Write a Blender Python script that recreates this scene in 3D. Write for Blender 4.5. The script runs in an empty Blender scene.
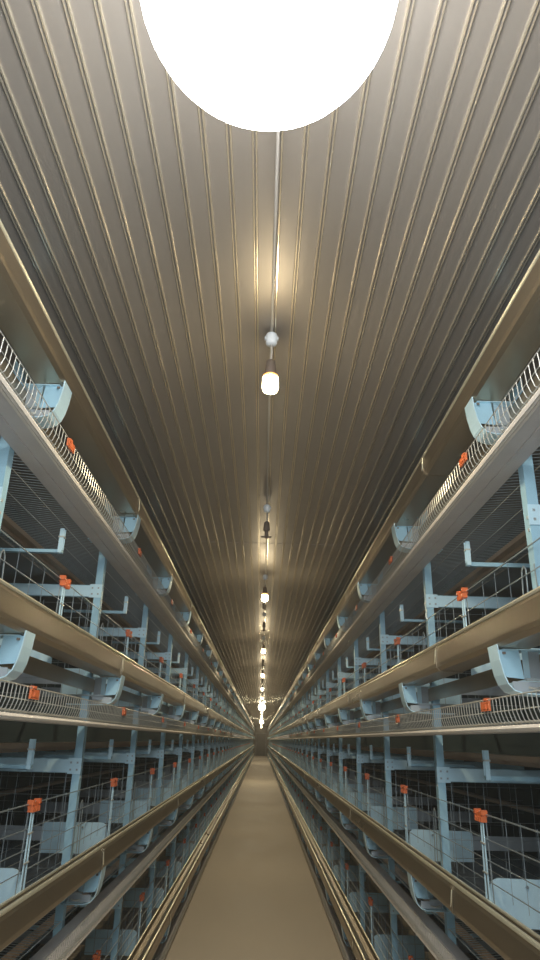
import bpy, math, random
from mathutils import Vector, Matrix
random.seed(7)
C = bpy.context.scene.collection
PI = math.pi

# ------------------------------------------------------------------ sizes (metres)
EYE = 1.40                 # camera height
PITCH = 0.702              # height of one cage tier
TIERS = [-0.004, 0.698, 1.400, 2.102]      # base height of each tier
CEIL = 2.68
BAY = 1.2
Y0, Y1 = -1.2, 69.0        # extent of the house that can be seen
FIRST = {1: 1.72, -1: 1.69}
NB = 38                    # bays 0..37 built one by one (38*8 = 304 minus far top ones)
NEAR = 11                  # bays with their parts split

# ------------------------------------------------------------------ materials
MATS = {}
def mat(name, col, metal=0.0, rough=0.5, noise=0.0, nscale=8.0, bump=0.0, bscale=20.0, stretch=(1, 1, 1), emit=None, estr=0.0, spec=0.5, rvar=0.0):
    m = bpy.data.materials.new(name); m.use_nodes = True
    nt = m.node_tree; b = nt.nodes['Principled BSDF']
    b.inputs['Base Color'].default_value = (*col, 1)
    b.inputs['Metallic'].default_value = metal
    b.inputs['Roughness'].default_value = rough
    b.inputs['Specular IOR Level'].default_value = spec
    tc = nt.nodes.new('ShaderNodeTexCoord'); mp = nt.nodes.new('ShaderNodeMapping')
    mp.inputs['Scale'].default_value = stretch
    nt.links.new(tc.outputs['Object'], mp.inputs['Vector'])
    if noise or rvar:
        n = nt.nodes.new('ShaderNodeTexNoise'); n.inputs['Scale'].default_value = nscale
        n.inputs['Detail'].default_value = 5
        nt.links.new(mp.outputs[0], n.inputs['Vector'])
        if noise:
            mx = nt.nodes.new('ShaderNodeMix'); mx.data_type = 'RGBA'
            mx.inputs['A'].default_value = (*[c * (1 - noise) for c in col], 1)
            mx.inputs['B'].default_value = (*[min(1, c * (1 + noise)) for c in col], 1)
            nt.links.new(n.outputs['Fac'], mx.inputs['Factor'])
            nt.links.new(mx.outputs['Result'], b.inputs['Base Color'])
        if rvar:
            mr = nt.nodes.new('ShaderNodeMapRange')
            mr.inputs['From Min'].default_value = 0.3; mr.inputs['From Max'].default_value = 0.7
            mr.inputs['To Min'].default_value = max(0.05, rough - rvar); mr.inputs['To Max'].default_value = rough + rvar
            nt.links.new(n.outputs['Fac'], mr.inputs['Value'])
            nt.links.new(mr.outputs[0], b.inputs['Roughness'])
    if bump:
        n2 = nt.nodes.new('ShaderNodeTexNoise'); n2.inputs['Scale'].default_value = bscale
        n2.inputs['Detail'].default_value = 3
        nt.links.new(mp.outputs[0], n2.inputs['Vector'])
        bp = nt.nodes.new('ShaderNodeBump'); bp.inputs['Strength'].default_value = bump
        bp.inputs['Distance'].default_value = 0.01
        nt.links.new(n2.outputs['Fac'], bp.inputs['Height'])
        nt.links.new(bp.outputs[0], b.inputs['Normal'])
    if emit:
        b.inputs['Emission Color'].default_value = (*emit, 1)
        b.inputs['Emission Strength'].default_value = estr
    MATS[name] = m
    return m

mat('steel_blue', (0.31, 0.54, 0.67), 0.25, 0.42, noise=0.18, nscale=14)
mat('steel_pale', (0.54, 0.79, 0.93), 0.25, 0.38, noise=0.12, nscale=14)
mat('steel_grey', (0.36, 0.41, 0.44), 0.4, 0.42, noise=0.2, nscale=10)
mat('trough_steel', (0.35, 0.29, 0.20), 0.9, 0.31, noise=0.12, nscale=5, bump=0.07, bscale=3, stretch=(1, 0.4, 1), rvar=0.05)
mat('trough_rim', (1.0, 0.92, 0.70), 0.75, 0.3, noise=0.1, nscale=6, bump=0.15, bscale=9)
mat('guard_steel', (0.30, 0.26, 0.19), 0.7, 0.36, noise=0.2, nscale=5)
mat('wire', (0.62, 0.63, 0.58), 0.6, 0.35)
mat('wire_dark', (0.34, 0.40, 0.42), 0.6, 0.35)
mat('orange', (0.60, 0.12, 0.03), 0.0, 0.45)
mat('tray', (0.62, 0.59, 0.58), 0.1, 0.55, noise=0.12, nscale=9, bump=0.1, bscale=60)
mat('tray_edge', (0.74, 0.70, 0.64), 0.1, 0.5, noise=0.12, nscale=25)
mat('belt', (0.11, 0.12, 0.12), 0.0, 0.5, noise=0.25, nscale=3)
mat('beam_dark', (0.30, 0.22, 0.15), 0.3, 0.5, noise=0.3, nscale=5)
mat('pipe', (0.16, 0.13, 0.10), 0.2, 0.45)
mat('panel_dark', (0.03, 0.06, 0.07), 0.2, 0.6, noise=0.3, nscale=2)
mat('ceiling', (0.27, 0.245, 0.215), 0.45, 0.42, noise=0.06, nscale=3, bump=0.2, bscale=3.0, stretch=(3, 0.7, 1), rvar=0.06)
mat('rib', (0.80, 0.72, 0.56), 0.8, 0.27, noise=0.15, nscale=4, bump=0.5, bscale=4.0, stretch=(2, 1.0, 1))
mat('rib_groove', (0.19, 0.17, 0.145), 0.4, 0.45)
mat('concrete', (0.60, 0.535, 0.43), 0.0, 0.62, noise=0.16, nscale=1.6, bump=0.12, bscale=30, stretch=(1.5, 0.5, 1), rvar=0.08)
mat('wall', (0.10, 0.12, 0.12), 0.1, 0.6, noise=0.2, nscale=2)
mat('end_wall', (0.16, 0.17, 0.15), 0.1, 0.6, noise=0.2, nscale=2)
mat('box_white', (0.75, 0.82, 0.88), 0.0, 0.4)
mat('socket', (0.12, 0.09, 0.07), 0.0, 0.5)
mat('cable', (0.42, 0.40, 0.37), 0.0, 0.5)
mat('bulb', (1, 0.9, 0.7), 0.0, 0.3, emit=(1.0, 0.80, 0.45), estr=26)
mat('bulb_ring', (0.9, 0.35, 0.08), 0.0, 0.4, emit=(1.0, 0.42, 0.1), estr=2.0)
mat('bulb_off', (0.75, 0.70, 0.60), 0.0, 0.3)
mat('globe', (1, 1, 1), 0.0, 0.3, emit=(1.0, 0.985, 0.96), estr=22)
mat('globe_far', (1, 1, 1), 0.0, 0.3, emit=(1.0, 0.90, 0.60), estr=14)

# ------------------------------------------------------------------ mesh builder
class MB:
    def __init__(s): s.v = []; s.f = []; s.m = []; s.names = []
    def mi(s, name):
        if name not in s.names: s.names.append(name)
        return s.names.index(name)
    def add(s, vs, fs, m):
        o = len(s.v); s.v += [tuple(v) for v in vs]
        s.f += [tuple(i + o for i in f) for f in fs]; s.m += [s.mi(m)] * len(fs)
    def box(s, a, b, m):
        x0, y0, z0 = a; x1, y1, z1 = b
        s.add([(x0,y0,z0),(x1,y0,z0),(x1,y1,z0),(x0,y1,z0),(x0,y0,z1),(x1,y0,z1),(x1,y1,z1),(x0,y1,z1)],
              [(0,3,2,1),(4,5,6,7),(0,1,5,4),(1,2,6,5),(2,3,7,6),(3,0,4,7)], m)
    def tube(s, pts, r, m, n=5, closed_ends=True):
        pts = [Vector(p) for p in pts]; rings = []
        for i, p in enumerate(pts):
            d = (pts[min(i+1, len(pts)-1)] - pts[max(i-1, 0)]).normalized()
            a = Vector((0,0,1)) if abs(d.z) < 0.9 else Vector((1,0,0))
            u = d.cross(a).normalized(); w = d.cross(u)
            rings.append([p + r*(math.cos(2*PI*k/n)*u + math.sin(2*PI*k/n)*w) for k in range(n)])
        vs = [q for rg in rings for q in rg]; fs = []
        for i in range(len(pts)-1):
            for k in range(n):
                fs.append((i*n+k, i*n+(k+1)%n, (i+1)*n+(k+1)%n, (i+1)*n+k))
        if closed_ends:
            fs.append(tuple(range(n))[::-1]); fs.append(tuple((len(pts)-1)*n+k for k in range(n)))
        s.add(vs, fs, m)
    def sweep_xz(s, prof, ys, m, t=0.0):
        """an open profile in x,z stretched along y; t thickens it with a second skin"""
        n = len(prof); P = list(prof)
        if t:
            off = []
            for i, (x, z) in enumerate(prof):
                a = prof[max(i-1,0)]; b = prof[min(i+1,n-1)]
                dx, dz = b[0]-a[0], b[1]-a[1]; L = math.hypot(dx, dz) or 1
                off.append((x - dz/L*t, z + dx/L*t))
            P = list(prof) + off[::-1]
        k = len(P); vs = [(x, y, z) for y in ys for (x, z) in P]; fs = []
        rng = k if t else k-1
        for j in range(len(ys)-1):
            for i in range(rng):
                fs.append((j*k+i, j*k+(i+1)%k, (j+1)*k+(i+1)%k, (j+1)*k+i))
        if t:
            fs.append(tuple(range(k))[::-1]); fs.append(tuple((len(ys)-1)*k+i for i in range(k)))
        s.add(vs, fs, m)
    def plate_xz(s, poly, y, t, m):
        """a polygon in x,z of thickness t along y"""
        n = len(poly)
        vs = [(x, y, z) for x, z in poly] + [(x, y+t, z) for x, z in poly]
        fs = [tuple(range(n)), tuple(range(2*n-1, n-1, -1))] + [(i, i+n, (i+1)%n+n, (i+1)%n) for i in range(n)]
        s.add(vs, fs, m)
    def lathe(s, prof, c, m, n=24, axis='z'):
        vs = []; fs = []
        for (r, z) in prof:
            for k in range(n):
                a = 2*PI*k/n; vs.append((c[0]+r*math.cos(a), c[1]+r*math.sin(a), c[2]+z))
        for i in range(len(prof)-1):
            for k in range(n):
                fs.append((i*n+k, i*n+(k+1)%n, (i+1)*n+(k+1)%n, (i+1)*n+k))
        fs.append(tuple(range(n))[::-1]); fs.append(tuple((len(prof)-1)*n+k for k in range(n)))
        s.add(vs, fs, m)
    def mirror(s, sx):
        if sx < 0:
            s.v = [(-x, y, z) for x, y, z in s.v]; s.f = [tuple(reversed(f)) for f in s.f]
        return s
    def mesh(s, name, smooth=False):
        me = bpy.data.meshes.new(name); me.from_pydata(s.v, [], s.f)
        for n in s.names: me.materials.append(MATS[n])
        me.polygons.foreach_set('material_index', s.m)
        if smooth: me.polygons.foreach_set('use_smooth', [True]*len(s.f))
        me.update(); return me

def obj(name, data, parent=None, loc=(0,0,0)):
    if isinstance(data, MB): data = data.mesh(name)
    o = bpy.data.objects.new(name, data); C.objects.link(o)
    o.location = loc
    if parent: o.parent = parent
    return o
def tag(o, label, cat, group=None):
    o['label'] = label; o['category'] = cat
    if group: o['group'] = group
    return o
def thing(name, label, cat, loc=(0,0,0), group=None):
    o = bpy.data.objects.new(name, None); o.empty_display_size = 0.1; C.objects.link(o); o.location = loc
    return tag(o, label, cat, group)
def struct(name, mb):
    o = obj(name, mb); o['kind'] = 'structure'; return o

# ------------------------------------------------------------------ room shell
W = 1.72
m = MB(); m.box((-W, Y0, -0.1), (W, Y1, 0.0), 'concrete'); struct('floor', m)
# ceiling: flat sheets with narrow double-crested ribs running along the house
m = MB()
m.box((-W, Y0, CEIL), (W, Y1, CEIL+0.06), 'ceiling')
ribs = 0.0586
k = int(1.0/ribs)
for i in range(-k, k+1):
    x = i*ribs + 0.008
    if abs(x) > 0.86: continue
    h = 0.0045
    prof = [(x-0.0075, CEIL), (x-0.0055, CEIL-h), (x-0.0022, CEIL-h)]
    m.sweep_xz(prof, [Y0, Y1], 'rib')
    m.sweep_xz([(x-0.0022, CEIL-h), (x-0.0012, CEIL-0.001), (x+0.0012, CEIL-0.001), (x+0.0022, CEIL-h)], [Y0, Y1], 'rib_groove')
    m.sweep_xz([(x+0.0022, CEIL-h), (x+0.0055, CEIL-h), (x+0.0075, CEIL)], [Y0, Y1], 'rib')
# overlaps of successive sheets
y = 4.45
while y < Y1:
    m.box((-0.86, y, CEIL-0.0022), (0.86, y+0.012, CEIL), 'ceiling'); y += 4.8
struct('ceiling', m)
for s, nm in ((-1, 'wall_left'), (1, 'wall_right')):
    m = MB(); m.box((W, Y0, 0), (W+0.08, Y1, CEIL), 'wall'); struct(nm, m.mirror(s))
m = MB(); m.box((-W, Y1, 0), (W, Y1+0.1, CEIL), 'end_wall'); struct('wall_end', m)
m = MB()
m.box((-0.45, Y1-0.03, 0), (0.45, Y1-0.001, 2.0), 'wall'); m.box((-0.5, Y1-0.05, 0), (-0.45, Y1-0.001, 2.05), 'steel_grey')
m.box((0.45, Y1-0.05, 0), (0.5, Y1-0.001, 2.05), 'steel_grey'); m.box((-0.5, Y1-0.05, 2.0), (0.5, Y1-0.001, 2.05), 'steel_grey')
struct('door_1', m)

# ------------------------------------------------------------------ long lines of the cage rows
SIDE = {1: 'right', -1: 'left'}
TN = ['bottom tier by the floor', 'second tier from the floor', 'third tier from the floor', 'topmost tier under the ceiling']
TROUGH = [(0.5825,0.302),(0.5755,0.3035),(0.5725,0.308),(0.5745,0.3135),(0.580,0.3135)]
def trough_long(s, t):
    z = TIERS[t]
    o = thing('feed_trough', 'long steel feed trough along the %s cage row, %s' % (SIDE[s], TN[t]), 'trough',
              (s*0.63, 0, z+0.23), 'steel feed troughs running the length of the cage rows')
    def sh(mb):
        mb.v = [(x-0.63, y, zz-0.23) for x, y, zz in mb.v]; return mb.mirror(s)
    ys = [Y0 + 1.2*i for i in range(int((Y1-0.1-Y0)/1.2)+1)]
    b = MB()
    b.sweep_xz([(0.589,0.311),(0.5835,0.301),(0.5815,0.252),(0.583,0.240),(0.593,0.230),(0.668,0.228),(0.690,0.240),(0.700,0.262)], ys, 'trough_steel', t=0.0015)
    obj('channel', sh(b), o)
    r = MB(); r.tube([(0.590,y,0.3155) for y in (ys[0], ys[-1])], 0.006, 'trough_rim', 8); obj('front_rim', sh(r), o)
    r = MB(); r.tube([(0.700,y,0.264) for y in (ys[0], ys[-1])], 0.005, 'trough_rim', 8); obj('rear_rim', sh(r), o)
    for j in range(8):                                  # joint sleeves between trough lengths
        yj = 2.27 + 2.4*j + (0.0 if s > 0 else 0.55)
        q = MB()
        q.sweep_xz([(0.5875,0.308),(0.5815,0.301),(0.5795,0.252),(0.581,0.239),(0.592,0.2285),(0.668,0.2265)], [yj, yj+0.022], 'trough_steel', t=-0.0015)
        q.tube([(0.580,yj+0.002,0.299),(0.5785,yj+0.006,0.277),(0.5785,yj+0.018,0.254)], 0.0025, 'trough_rim', 6)
        obj('joint_sleeve', sh(q), o)
    return o
def egg_belt(s, t):
    z = TIERS[t]
    o = thing('egg_belt', 'flat grey egg collecting belt under the tray mesh, %s row, %s' % (SIDE[s], TN[t]), 'belt',
              (s*0.65, 0, z), 'egg belts running the length of the cage rows')
    def sh(mb):
        mb.v = [(x-0.65, y, zz) for x, y, zz in mb.v]; return mb.mirror(s)
    b = MB(); ys = [Y0, Y1-0.1]
    b.box((0.625, Y0, 0.036), (0.667, Y1-0.1, 0.041), 'tray')
    b.box((0.6695, Y0, 0.0345), (0.712, Y1-0.1, 0.041), 'tray'); obj('belt', sh(b), o)
    e = MB()
    e.sweep_xz([(0.603,0.047),(0.600,0.040),(0.604,0.034),(0.609,0.036),(0.613,0.033),(0.618,0.036),(0.624,0.034),(0.624,0.042)], ys, 'tray_edge', t=0.001)
    obj('edge_strip', sh(e), o)
for s in (-1, 1):
    for t in range(4):
        trough_long(s, t); egg_belt(s, t)
        z = TIERS[t]
        b = MB(); b.box((0.705, Y0, 0.168), (0.707, Y1-0.1, 0.220), 'guard_steel'); b.box((0.707, Y0, 0.217), (0.711, Y1-0.1, 0.220), 'guard_steel')
        tag(obj('egg_guard', b.mirror(s), None, (0,0,z)), 'narrow brown steel guard strip behind the feed trough, %s row, %s' % (SIDE[s], TN[t]), 'guard strip',
            'guard strips behind the feed troughs')
        if t < 3:
            b = MB()
            b.box((0.95, Y0, 0.650), (1.50, Y1-0.1, 0.656), 'belt')
            tag(obj('manure_belt', b.mirror(s), None, (0,0,z)), 'wide dark manure belt roofing the cages of the %s row, %s' % (SIDE[s], TN[t]), 'belt',
                'manure belts running the length of the cage rows')
            b = MB(); b.box((0.86, Y0, 0.655), (0.89, Y1-0.1, 0.672), 'beam_dark'); b.box((0.887, Y0, 0.640), (0.89, Y1-0.1, 0.655), 'beam_dark')
            tag(obj('belt_rail', b.mirror(s), None, (0,0,z)), 'dark angle rail beside the manure belt, %s row, %s' % (SIDE[s], TN[t]), 'rail',
                'dark rails beside the manure belts')
            b = MB(); b.tube([(1.12, Y0, 0.46), (1.12, Y1-0.1, 0.46)], 0.011, 'pipe', 8)
            tag(obj('water_pipe', b.mirror(s), None, (0,0,z)), 'brown drinking water pipe inside the cages of the %s row, %s' % (SIDE[s], TN[t]), 'pipe',
                'drinking water pipes inside the cages')
    b = MB(); b.box((1.52, Y0, 0.02), (1.53, Y1-0.1, CEIL-0.02), 'panel_dark')  # wire back made a solid dark sheet, stands in for the shaded depth
    for j in range(1, 4): b.box((1.515, Y0, TIERS[j]+0.1), (1.52, Y1-0.1, TIERS[j]+0.14), 'steel_grey')
    tag(obj('partition_shade', b.mirror(s)), 'solid dark sheet standing in for wire partition and shade at the back of the %s cage row' % SIDE[s], 'partition')

A, B = -0.038, BAY-0.040
# ------------------------------------------------------------------ one cage bay (x positive side, y from its post)
def p_post(t):
    b = MB(); lo = 0.004 if t == 0 else 0.042
    hi = 0.495 if t == 3 else 0.702+0.042
    b.box((0.715, -0.018, lo), (0.7175, 0.018, hi), 'steel_blue')
    b.box((0.7175, -0.018, lo), (0.745, -0.0155, hi), 'steel_blue')
    b.box((0.7175, 0.0155, lo), (0.745, 0.018, hi), 'steel_blue')
    if t == 0: b.box((0.70, -0.03, 0.004), (0.77, 0.03, 0.010), 'steel_blue')
    for z in (0.545, 0.58, 0.15, 0.19):                       # bolt heads
        if z < hi: b.box((0.7125, -0.012, z), (0.715, -0.004, z+0.008), 'wire')
    return b
def p_crossbar():
    b = MB()
    b.box((0.746, -0.020, 0.566), (1.51, -0.0175, 0.612), 'steel_pale')
    b.box((0.746, -0.020, 0.612), (1.51, 0.004, 0.6145), 'steel_blue')
    b.box((0.746, -0.020, 0.5635), (1.51, 0.004, 0.566), 'steel_blue')
    b.box((0.712, -0.0225, 0.560), (0.765, -0.0205, 0.618), 'steel_pale')
    for x in (0.724, 0.75):
        for z in (0.572, 0.598): b.box((x, -0.0245, z), (x+0.007, -0.0225, z+0.007), 'wire_dark')
    return b
def p_hanger():
    b = MB(); y = BAY/2 - 0.01
    b.box((0.722, y-0.010, 0.600), (0.737, y-0.007, 0.688), 'steel_pale')
    b.box((0.722, y+0.008, 0.600), (0.737, y+0.011, 0.688), 'steel_pale')
    b.box((0.722, y-0.007, 0.600), (0.7245, y+0.008, 0.612), 'steel_blue')
    b.box((0.737, y-0.006, 0.598), (1.05, y-0.003, 0.612), 'steel_blue')
    b.box((0.737, y-0.006, 0.598), (1.05, y+0.007, 0.6005), 'steel_blue')
    b.box((0.720, y-0.012, 0.655), (0.740, y+0.013, 0.660), 'wire')
    return b
def p_front(simple=False):
    b = MB(); n = 3 if simple else 5
    x = 0.706
    for z, r in ((0.502, 0.0022), (0.433, 0.0017), (0.375, 0.0017), (0.318, 0.0017)):
        b.tube([(x, A, z), (x, B, z)], r, 'wire_dark', n)
    yc = BAY/2
    for dy in (-0.016, 0.016): b.tube([(x-0.004, yc+dy, 0.262), (x-0.004, yc+dy*0.6, 0.51)], 0.0026, 'steel_pale', n)
    for dy in (-0.032, 0.03): b.tube([(x+0.004, yc+dy, 0.262), (x+0.004, yc+dy*0.5, 0.50)], 0.0018, 'wire_dark', n)
    for z in (0.34, 0.42): b.tube([(x-0.006, yc-0.022, z), (x-0.006, yc+0.022, z)], 0.003, 'wire', n)
    # hook loop next to the post
    for dy in (0.045, 0.085, -0.034): b.tube([(x+0.003, dy, 0.262), (x+0.003, dy*0.75, 0.45)], 0.0018, 'wire_dark', n)
    b.tube([(x+0.003, 0.034, 0.45), (x+0.003, 0.048, 0.462), (x+0.003, 0.064, 0.45)], 0.002, 'wire_dark', n)
    # sparser upright wires of the sliding door
    for j in range(8):
        y = 0.18 + j*0.12
        if abs(y-yc) > 0.06: b.tube([(x+0.010, y, 0.29), (x+0.010, y, 0.505)], 0.0009, 'wire_dark', 3)
    return b
def p_clip():
    b = MB(); yc = BAY/2; x = 0.700
    b.box((x-0.006, yc-0.032, 0.494), (x+0.012, yc+0.032, 0.506), 'orange')
    b.box((x-0.010, yc-0.038, 0.500), (x+0.010, yc-0.024, 0.514), 'orange')
    b.box((x-0.010, yc+0.024, 0.500), (x+0.010, yc+0.038, 0.514), 'orange')
    for dy in (-0.029, -0.010, 0.010, 0.029): b.box((x-0.010, yc+dy-0.004, 0.480), (x+0.008, yc+dy+0.005, 0.496), 'orange')
    return b
def p_sideplate():
    b = MB(); y = BAY/2 + 0.02
    poly = [(0.715,0.19),(1.02,0.19),(1.02,0.318),(0.745,0.322)]
    for k in range(5):
        a = PI/2 + k*PI/8; poly.append((0.745+0.03*math.cos(a), 0.292+0.03*math.sin(a)))
    b.plate_xz(poly, y, 0.0025, 'steel_pale')
    b.tube([(0.83, y-0.002, 0.30), (0.83, y-0.006, 0.30)], 0.005, 'wire_dark', 6)
    b.box((1.02, y, 0.24), (1.5, y+0.0025, 0.30), 'steel_grey')
    return b
def p_partition():
    b = MB(); y = 0.03
    for j in range(11): x = 0.78+j*0.065; b.tube([(x, y, 0.14), (x, y, 0.555)], 0.0012, 'wire_dark', 3)
    for j in range(7): z = 0.16+j*0.064; b.tube([(0.75, y, z), (1.5, y, z)], 0.0012, 'wire_dark', 3)
    return b
FLOORW = [(1.50,0.128),(1.10,0.098),(0.716,0.062)]
CURL = [(0.632,0.0425),(0.612,0.0465),(0.598,0.057),(0.592,0.076),(0.590,0.112)]
def p_mesh(simple=False):
    b = MB(); n = 46 if not simple else 30
    for j in range(n):
        y = A+(j+0.5)*(B-A)/n; b.tube([(x, y, z) for x, z in CURL], 0.0012 if not simple else 0.0016, 'wire', 4 if not simple else 3); b.tube([(x, y, z) for x, z in FLOORW], 0.0012, 'wire_dark', 3)
    for x, z, r in ((0.590,0.112,0.0018),(0.5925,0.080,0.0013),(0.603,0.0535,0.0016),(0.720,0.062,0.002),(0.80,0.069,0.0016),(0.9,0.078,0.0016),(1.02,0.09,0.002),(1.2,0.105,0.0016),(1.35,0.117,0.0016)):
        b.tube([(x, A, z), (x, B, z)], r, 'wire', 4)
    return b
def p_trayclip():
    b = MB(); y = 0.10
    b.box((0.583, y-0.032, 0.102), (0.589, y+0.032, 0.107), 'orange'); b.box((0.583, y-0.032, 0.084), (0.589, y+0.032, 0.089), 'orange')
    b.box((0.583, y-0.032, 0.086), (0.589, y-0.020, 0.104), 'orange'); b.box((0.583, y+0.020, 0.086), (0.589, y+0.032, 0.104), 'orange')
    b.box((0.581, y-0.012, 0.089), (0.588, y+0.012, 0.101), 'orange'); b.box((0.585, y-0.010, 0.110), (0.597, y+0.010, 0.116), 'orange')
    return b
def p_bracket():
    b = MB()
    path = [(0.5845,0.238),(0.588,0.20),(0.595,0.165),(0.603,0.143),(0.617,0.127),(0.640,0.120),(0.70,0.118),(0.80,0.118)]
    b.sweep_xz(path, [-0.036, 0.036], 'steel_pale', t=0.0025)
    b.box((0.60, -0.032, 0.2255), (0.72, 0.034, 0.2275), 'steel_pale')
    # the web: three folded facets between flange and cage front
    web = [(0.592,0.226),(0.598,0.180),(0.606,0.160),(0.650,0.156),(0.643,0.226)]
    b.plate_xz(web, -0.022, 0.002, 'steel_blue')
    b.box((0.62, -0.022, 0.126), (0.70, -0.020, 0.150), 'steel_grey')
    def quad(p, q, z0, z1, mt):
        b.add([(p[0],p[1],z0),(q[0],q[1],z0),(q[0],q[1],z1),(p[0],p[1],z1)], [(0,1,2,3)], mt)
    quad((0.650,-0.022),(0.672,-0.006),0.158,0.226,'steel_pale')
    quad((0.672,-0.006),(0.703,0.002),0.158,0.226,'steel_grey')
    b.box((0.652, -0.030, 0.152), (0.76, -0.024, 0.158), 'wire_dark')
    b.tube([(0.655, -0.030, 0.136), (0.672, -0.034, 0.133), (0.69, -0.030, 0.137)], 0.003, 'wire', 5)
    b.box((0.598, -0.034, 0.214), (0.606, -0.031, 0.220), 'socket')
    return b

PARTS = [('post', None), ('cross_bar', p_crossbar), ('belt_hanger', p_hanger), ('front_wires', p_front), ('door_clip', p_clip),
         ('divider_plate', p_sideplate), ('wire_divider', p_partition), ('floor_mesh', p_mesh), ('tray_clip', p_trayclip), ('trough_bracket', p_bracket)]
LOW_SKIP = {'tray_clip'}
TOP_SKIP = {'cross_bar', 'belt_hanger', 'front_wires', 'door_clip', 'wire_divider', 'divider_plate'}

ORD = ['nearest', 'second', 'third', 'fourth', 'fifth', 'sixth', 'seventh', 'eighth', 'ninth', 'tenth', 'eleventh', 'twelfth',
       'thirteenth', 'fourteenth', 'fifteenth', 'sixteenth', 'seventeenth', 'eighteenth', 'nineteenth', 'twentieth']
def join(mbs):
    r = MB()
    for b in mbs:
        for f, mi in zip(b.f, b.m): pass
        o = len(r.v); r.v += b.v
        r.f += [tuple(i+o for i in f) for f in b.f]; r.m += [r.mi(b.names[i]) for i in b.m]
    return r
cache = {}
for s in (-1, 1):
    for t in range(4):
        z = TIERS[t]
        # parts of a near bay
        for nm, fn in PARTS:
            if t == 3 and nm in TOP_SKIP: continue
            key = (s, nm, t if nm == 'post' else 0)
            if key not in cache: cache[key] = (p_post(t) if nm == 'post' else fn()).mirror(s).mesh(nm)
        L = [p_post(t), p_mesh(True), p_bracket()]
        if t > 1: L.append(p_trayclip())
        if t < 3: L += [p_crossbar(), p_hanger(), p_front(True), p_clip(), p_sideplate()]
        far = join(L).mirror(s).mesh('poultry_cage_far')
        for k in range(-1, NB-1):
            y = FIRST[s] + BAY*k
            grp = 'poultry cages of the %s row, %s' % (SIDE[s], TN[t])
            if k < NEAR:
                if t == 3: lb = '%s cage tray with blue trough bracket and mesh curl under the ceiling, %s row' % (ORD[k+1], SIDE[s])
                elif t == 2: lb = '%s open wire cage above the eye-level feed trough, %s row, blue post and orange clip' % (ORD[k+1], SIDE[s])
                elif t == 1: lb = '%s wire cage just above the lower bright-rimmed trough, %s row, pale blue post' % (ORD[k+1], SIDE[s])
                else: lb = '%s wire cage resting on the concrete floor, %s row, dim blue post' % (ORD[k+1], SIDE[s])
                o = thing('poultry_cage', lb, 'cage', (0, y, z), grp)
                made = {}
                for nm, fn in PARTS:
                    if (t == 3 and nm in TOP_SKIP) or (t < 2 and nm in LOW_SKIP): continue
                    par = made[{'door_clip': 'front_wires', 'tray_clip': 'floor_mesh'}[nm]] if nm in ('door_clip', 'tray_clip') else o
                    made[nm] = obj(nm, cache[(s, nm, t if nm == 'post' else 0)], par)
            else:
                o = obj('poultry_cage', far, None, (0, y, z))
                tag(o, 'small far-off wire cage deep in the %s row, %s' % (SIDE[s], TN[t]), 'cage', 'distant cages of the %s row, %s' % (SIDE[s], TN[t]))
    # beyond the last counted bay: a coarse remainder
    L = []
    for k in range(NB-1, int((Y1-2-FIRST[s])/BAY)+1):
        y = FIRST[s] + BAY*k
        for t in range(4):
            z = TIERS[t]; b = MB()
            b.box((0.715, y-0.018, z+0.04), (0.745, y+0.018, z+(0.74 if t < 3 else 0.56)), 'steel_blue')
            b.box((0.59, y-0.03, z+0.124), (0.70, y+0.03, z+0.232), 'steel_pale')
            b.box((0.589, y, z+0.06), (0.592, y+BAY, z+0.112), 'wire_dark')
            if t < 3:
                b.box((0.746, y-0.02, z+0.566), (1.5, y-0.015, z+0.612), 'steel_pale')
                b.box((0.703, y, z+0.50), (0.709, y+BAY, z+0.505), 'wire_dark')
            L.append(b)
    o = obj('distant_cages', join(L).mirror(s)); o['kind'] = 'stuff'
    tag(o, 'farthest tiny cages of the %s row blurring toward the end wall' % SIDE[s], 'cages')

# ------------------------------------------------------------------ lamps
def point(loc, e, col, r=0.03, spot=False):
    l = bpy.data.lights.new('lamp_or_fill_light', 'SPOT' if spot else 'POINT')
    if spot: l.spot_size = math.radians(172); l.spot_blend = 0.6
    l.energy = e; l.color = col; l.shadow_soft_size = r
    o = bpy.data.objects.new('lamp_or_fill_light', l); C.objects.link(o); o.location = loc; return o
WARM = (1.0, 0.80, 0.50)
LY0, LDY = 1.88, 1.73
def lamp_meshes(lit):
    box = MB(); box.lathe([(0.010,0.0),(0.017,-0.001),(0.019,-0.006),(0.019,-0.036),(0.016,-0.041),(0.006,-0.043)], (0,0,0), 'box_white', 20)
    box.box((-0.023,-0.006,-0.022), (0.023,0.006,-0.012), 'box_white')
    cord = MB(); cord.tube([(0,0,-0.034),(0.002,0,-0.07),(0.0,0,-0.105)], 0.003, 'cable', 6)
    sock = MB(); sock.lathe([(0.008,-0.100),(0.015,-0.106),(0.017,-0.125),(0.020,-0.150),(0.019,-0.156)], (0,0,0), 'socket', 16)
    bulb = MB()
    if lit:
        bulb.lathe([(0.0185,-0.1565),(0.0245,-0.161),(0.0262,-0.168)], (0,0,0), 'bulb_ring', 20)
        bulb.lathe([(0.0250,-0.168),(0.0258,-0.180),(0.0268,-0.204),(0.023,-0.215),(0.012,-0.221),(0.002,-0.222)], (0,0,0), 'bulb', 20)
    else:
        bulb.lathe([(0.010,-0.156),(0.012,-0.180),(0.008,-0.200)], (0,0,0), 'socket', 16)
        bulb.box((-0.030,-0.004,-0.196), (0.030,0.004,-0.188), 'socket')
    return [('junction_box', box.mesh('junction_box', True)), ('cord', cord.mesh('cord')), ('socket', sock.mesh('socket', True)),
            ('bulb' if lit else 'empty_holder', bulb.mesh('bulb', True))]
LM = {True: lamp_meshes(True), False: lamp_meshes(False)}
ORDL = ['nearest', 'second nearest', 'third nearest', 'fourth nearest', 'fifth nearest', 'sixth nearest']
n = 0; cl = 0; cu = 0
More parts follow.
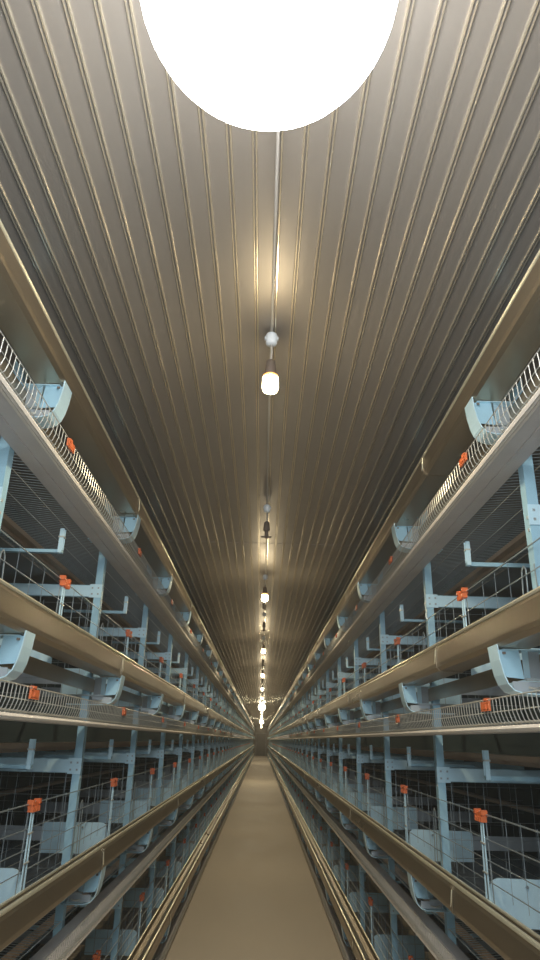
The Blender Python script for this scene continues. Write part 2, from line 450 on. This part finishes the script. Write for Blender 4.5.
while True:
    y = LY0 + LDY*n
    if y > Y1-3: break
    lit = n % 2 == 0
    idx = cl if lit else cu
    if lit:
        lb = ('%s glowing warm bulb hanging from its round white junction box' % ORDL[idx]) if idx < 6 else 'tiny glowing bulb far down the ceiling line'
        o = thing('bulb_lamp', lb, 'lamp', (0, y, CEIL-0.014), 'warm bulbs hanging in line along the ceiling'); cl += 1
        point((0, y, CEIL-0.014-0.24), 18.0, WARM, 0.03, True)
        point((0, y, CEIL-0.014-0.26), 1.7, WARM, 0.03)
    else:
        lb = ('%s unlit dark lamp holder hanging between two glowing bulbs' % ORDL[idx]) if idx < 6 else 'tiny unlit lamp holder far down the ceiling line'
        o = thing('lamp_holder', lb, 'lamp', (0, y, CEIL-0.014), 'unlit lamp holders along the ceiling line'); cu += 1
    for nm, me in LM[lit]: obj(nm, me, o)
    n += 1
b = MB(); pts = []
y = -1.0
while y < Y1-1:
    ph = ((y-LY0)/LDY) % 1.0
    pts.append((0.003*math.sin(y*1.7), y, CEIL-0.010-0.022*math.sin(PI*ph)))
    y += LDY/6
b.tube(pts, 0.0042, 'cable', 6)
tag(obj('power_cable', b), 'thin grey power cable strung lamp to lamp along the ceiling middle', 'cable')

def sphere(mb, c, r, mname, nu=48, nv=24, zs=1.0):
    prof = [(max(0.001, r*math.sin(PI*i/nv)), r*zs*math.cos(PI*i/nv)) for i in range(nv+1)]
    mb.lathe(prof, c, mname, nu)
def globe(x, y, r, mname, label, e, col, drop=0.02):
    zc = CEIL-r-drop
    o = thing('globe_lamp', label, 'lamp', (x, y, CEIL), 'big glaring globe lamps on the ceiling')
    g = MB(); sphere(g, (0,0,-r-drop), r, mname); me = g.mesh('glare_globe', True); gl = obj('glare_globe', me, o)
    c = MB(); c.lathe([(r*0.35,0.0),(r*0.38,-0.006),(r*0.36,-0.014),(0.014,-0.018),(0.014,-drop-0.004)], (0,0,0), 'box_white', 32); obj('ceiling_plate', c.mesh('ceiling_plate', True), o)
    gl.visible_shadow = True
    return o
globe(-0.016, 0.59, 0.1765, 'globe', 'blinding white lamp hung from the ceiling right overhead, its glare shaped as a huge globe', 30, (1,1,1), 0.1455)  # lens bloom of this lamp is built as the oversized globe
globe(0.0, 25.7, 0.13, 'globe_far', 'bright far globe lamp glowing above the vanishing aisle', 20, WARM)
globe(0.0, 47.0, 0.13, 'globe_far', 'farthest globe lamp, a speck above the end wall', 20, WARM)
point((0.02, -0.12, EYE+0.12), 10, (0.80, 0.92, 1.0), 0.06)     # added cool fill at the camera, brightens the nearer steelwork
point((0, -0.8, 1.9), 45, (0.85, 0.93, 1.0), 0.15)  # second cool fill, added behind the camera for the near bays
point((0, 25.7, CEIL-0.33), 30, WARM, 0.1, True); point((0, 47.0, CEIL-0.33), 30, WARM, 0.1, True)

# fine barn dust hanging in the air
m = MB(); m.box((-W+0.005, Y0+0.005, 0.005), (W-0.005, Y1-0.06, CEIL-0.012), 'concrete')
vm = bpy.data.materials.new('dust'); vm.use_nodes = True; nt = vm.node_tree; nt.nodes.clear()
vo = nt.nodes.new('ShaderNodeOutputMaterial'); vs = nt.nodes.new('ShaderNodeVolumeScatter')
vs.inputs['Color'].default_value = (0.95, 0.93, 0.88, 1); vs.inputs['Density'].default_value = 0.0055; vs.inputs['Anisotropy'].default_value = 0.3
nt.links.new(vs.outputs[0], vo.inputs['Volume'])
hz = obj('dust_haze', m); hz.data.materials.clear(); hz.data.materials.append(vm)
hz['kind'] = 'stuff'; tag(hz, 'thin dusty haze hanging in the air of the whole aisle', 'haze')

# ------------------------------------------------------------------ world, camera
w = bpy.data.worlds.new('World'); bpy.context.scene.world = w; w.use_nodes = True
w.node_tree.nodes['Background'].inputs[0].default_value = (0.55, 0.65, 0.75, 1)
w.node_tree.nodes['Background'].inputs[1].default_value = 0.35

F = 660.0; TH = math.atan(260.2/F); YAW = 0.0035; ROLL = 0.025
d = Vector((math.sin(YAW)*math.cos(TH), math.cos(YAW)*math.cos(TH), math.sin(TH)))
r0 = d.cross(Vector((0,0,1))).normalized(); u0 = r0.cross(d)
r = r0*math.cos(ROLL) + u0*math.sin(ROLL); u = -r0*math.sin(ROLL) + u0*math.cos(ROLL)
M = Matrix((r, u, -d)).transposed().to_4x4(); M.translation = Vector((0, 0, EYE))
cd = bpy.data.cameras.new('camera'); cam = bpy.data.objects.new('camera', cd); C.objects.link(cam)
cam.matrix_world = M
cd.sensor_fit = 'VERTICAL'; cd.sensor_height = 36; cd.sensor_width = 36*540/960; cd.lens = F/960*36
cd.clip_start = 0.02; cd.clip_end = 200
sc = bpy.context.scene
sc.camera = cam
sc.view_settings.view_transform = 'Standard'; sc.view_settings.look = 'None'
sc.view_settings.exposure = 0.58; sc.view_settings.gamma = 1.12
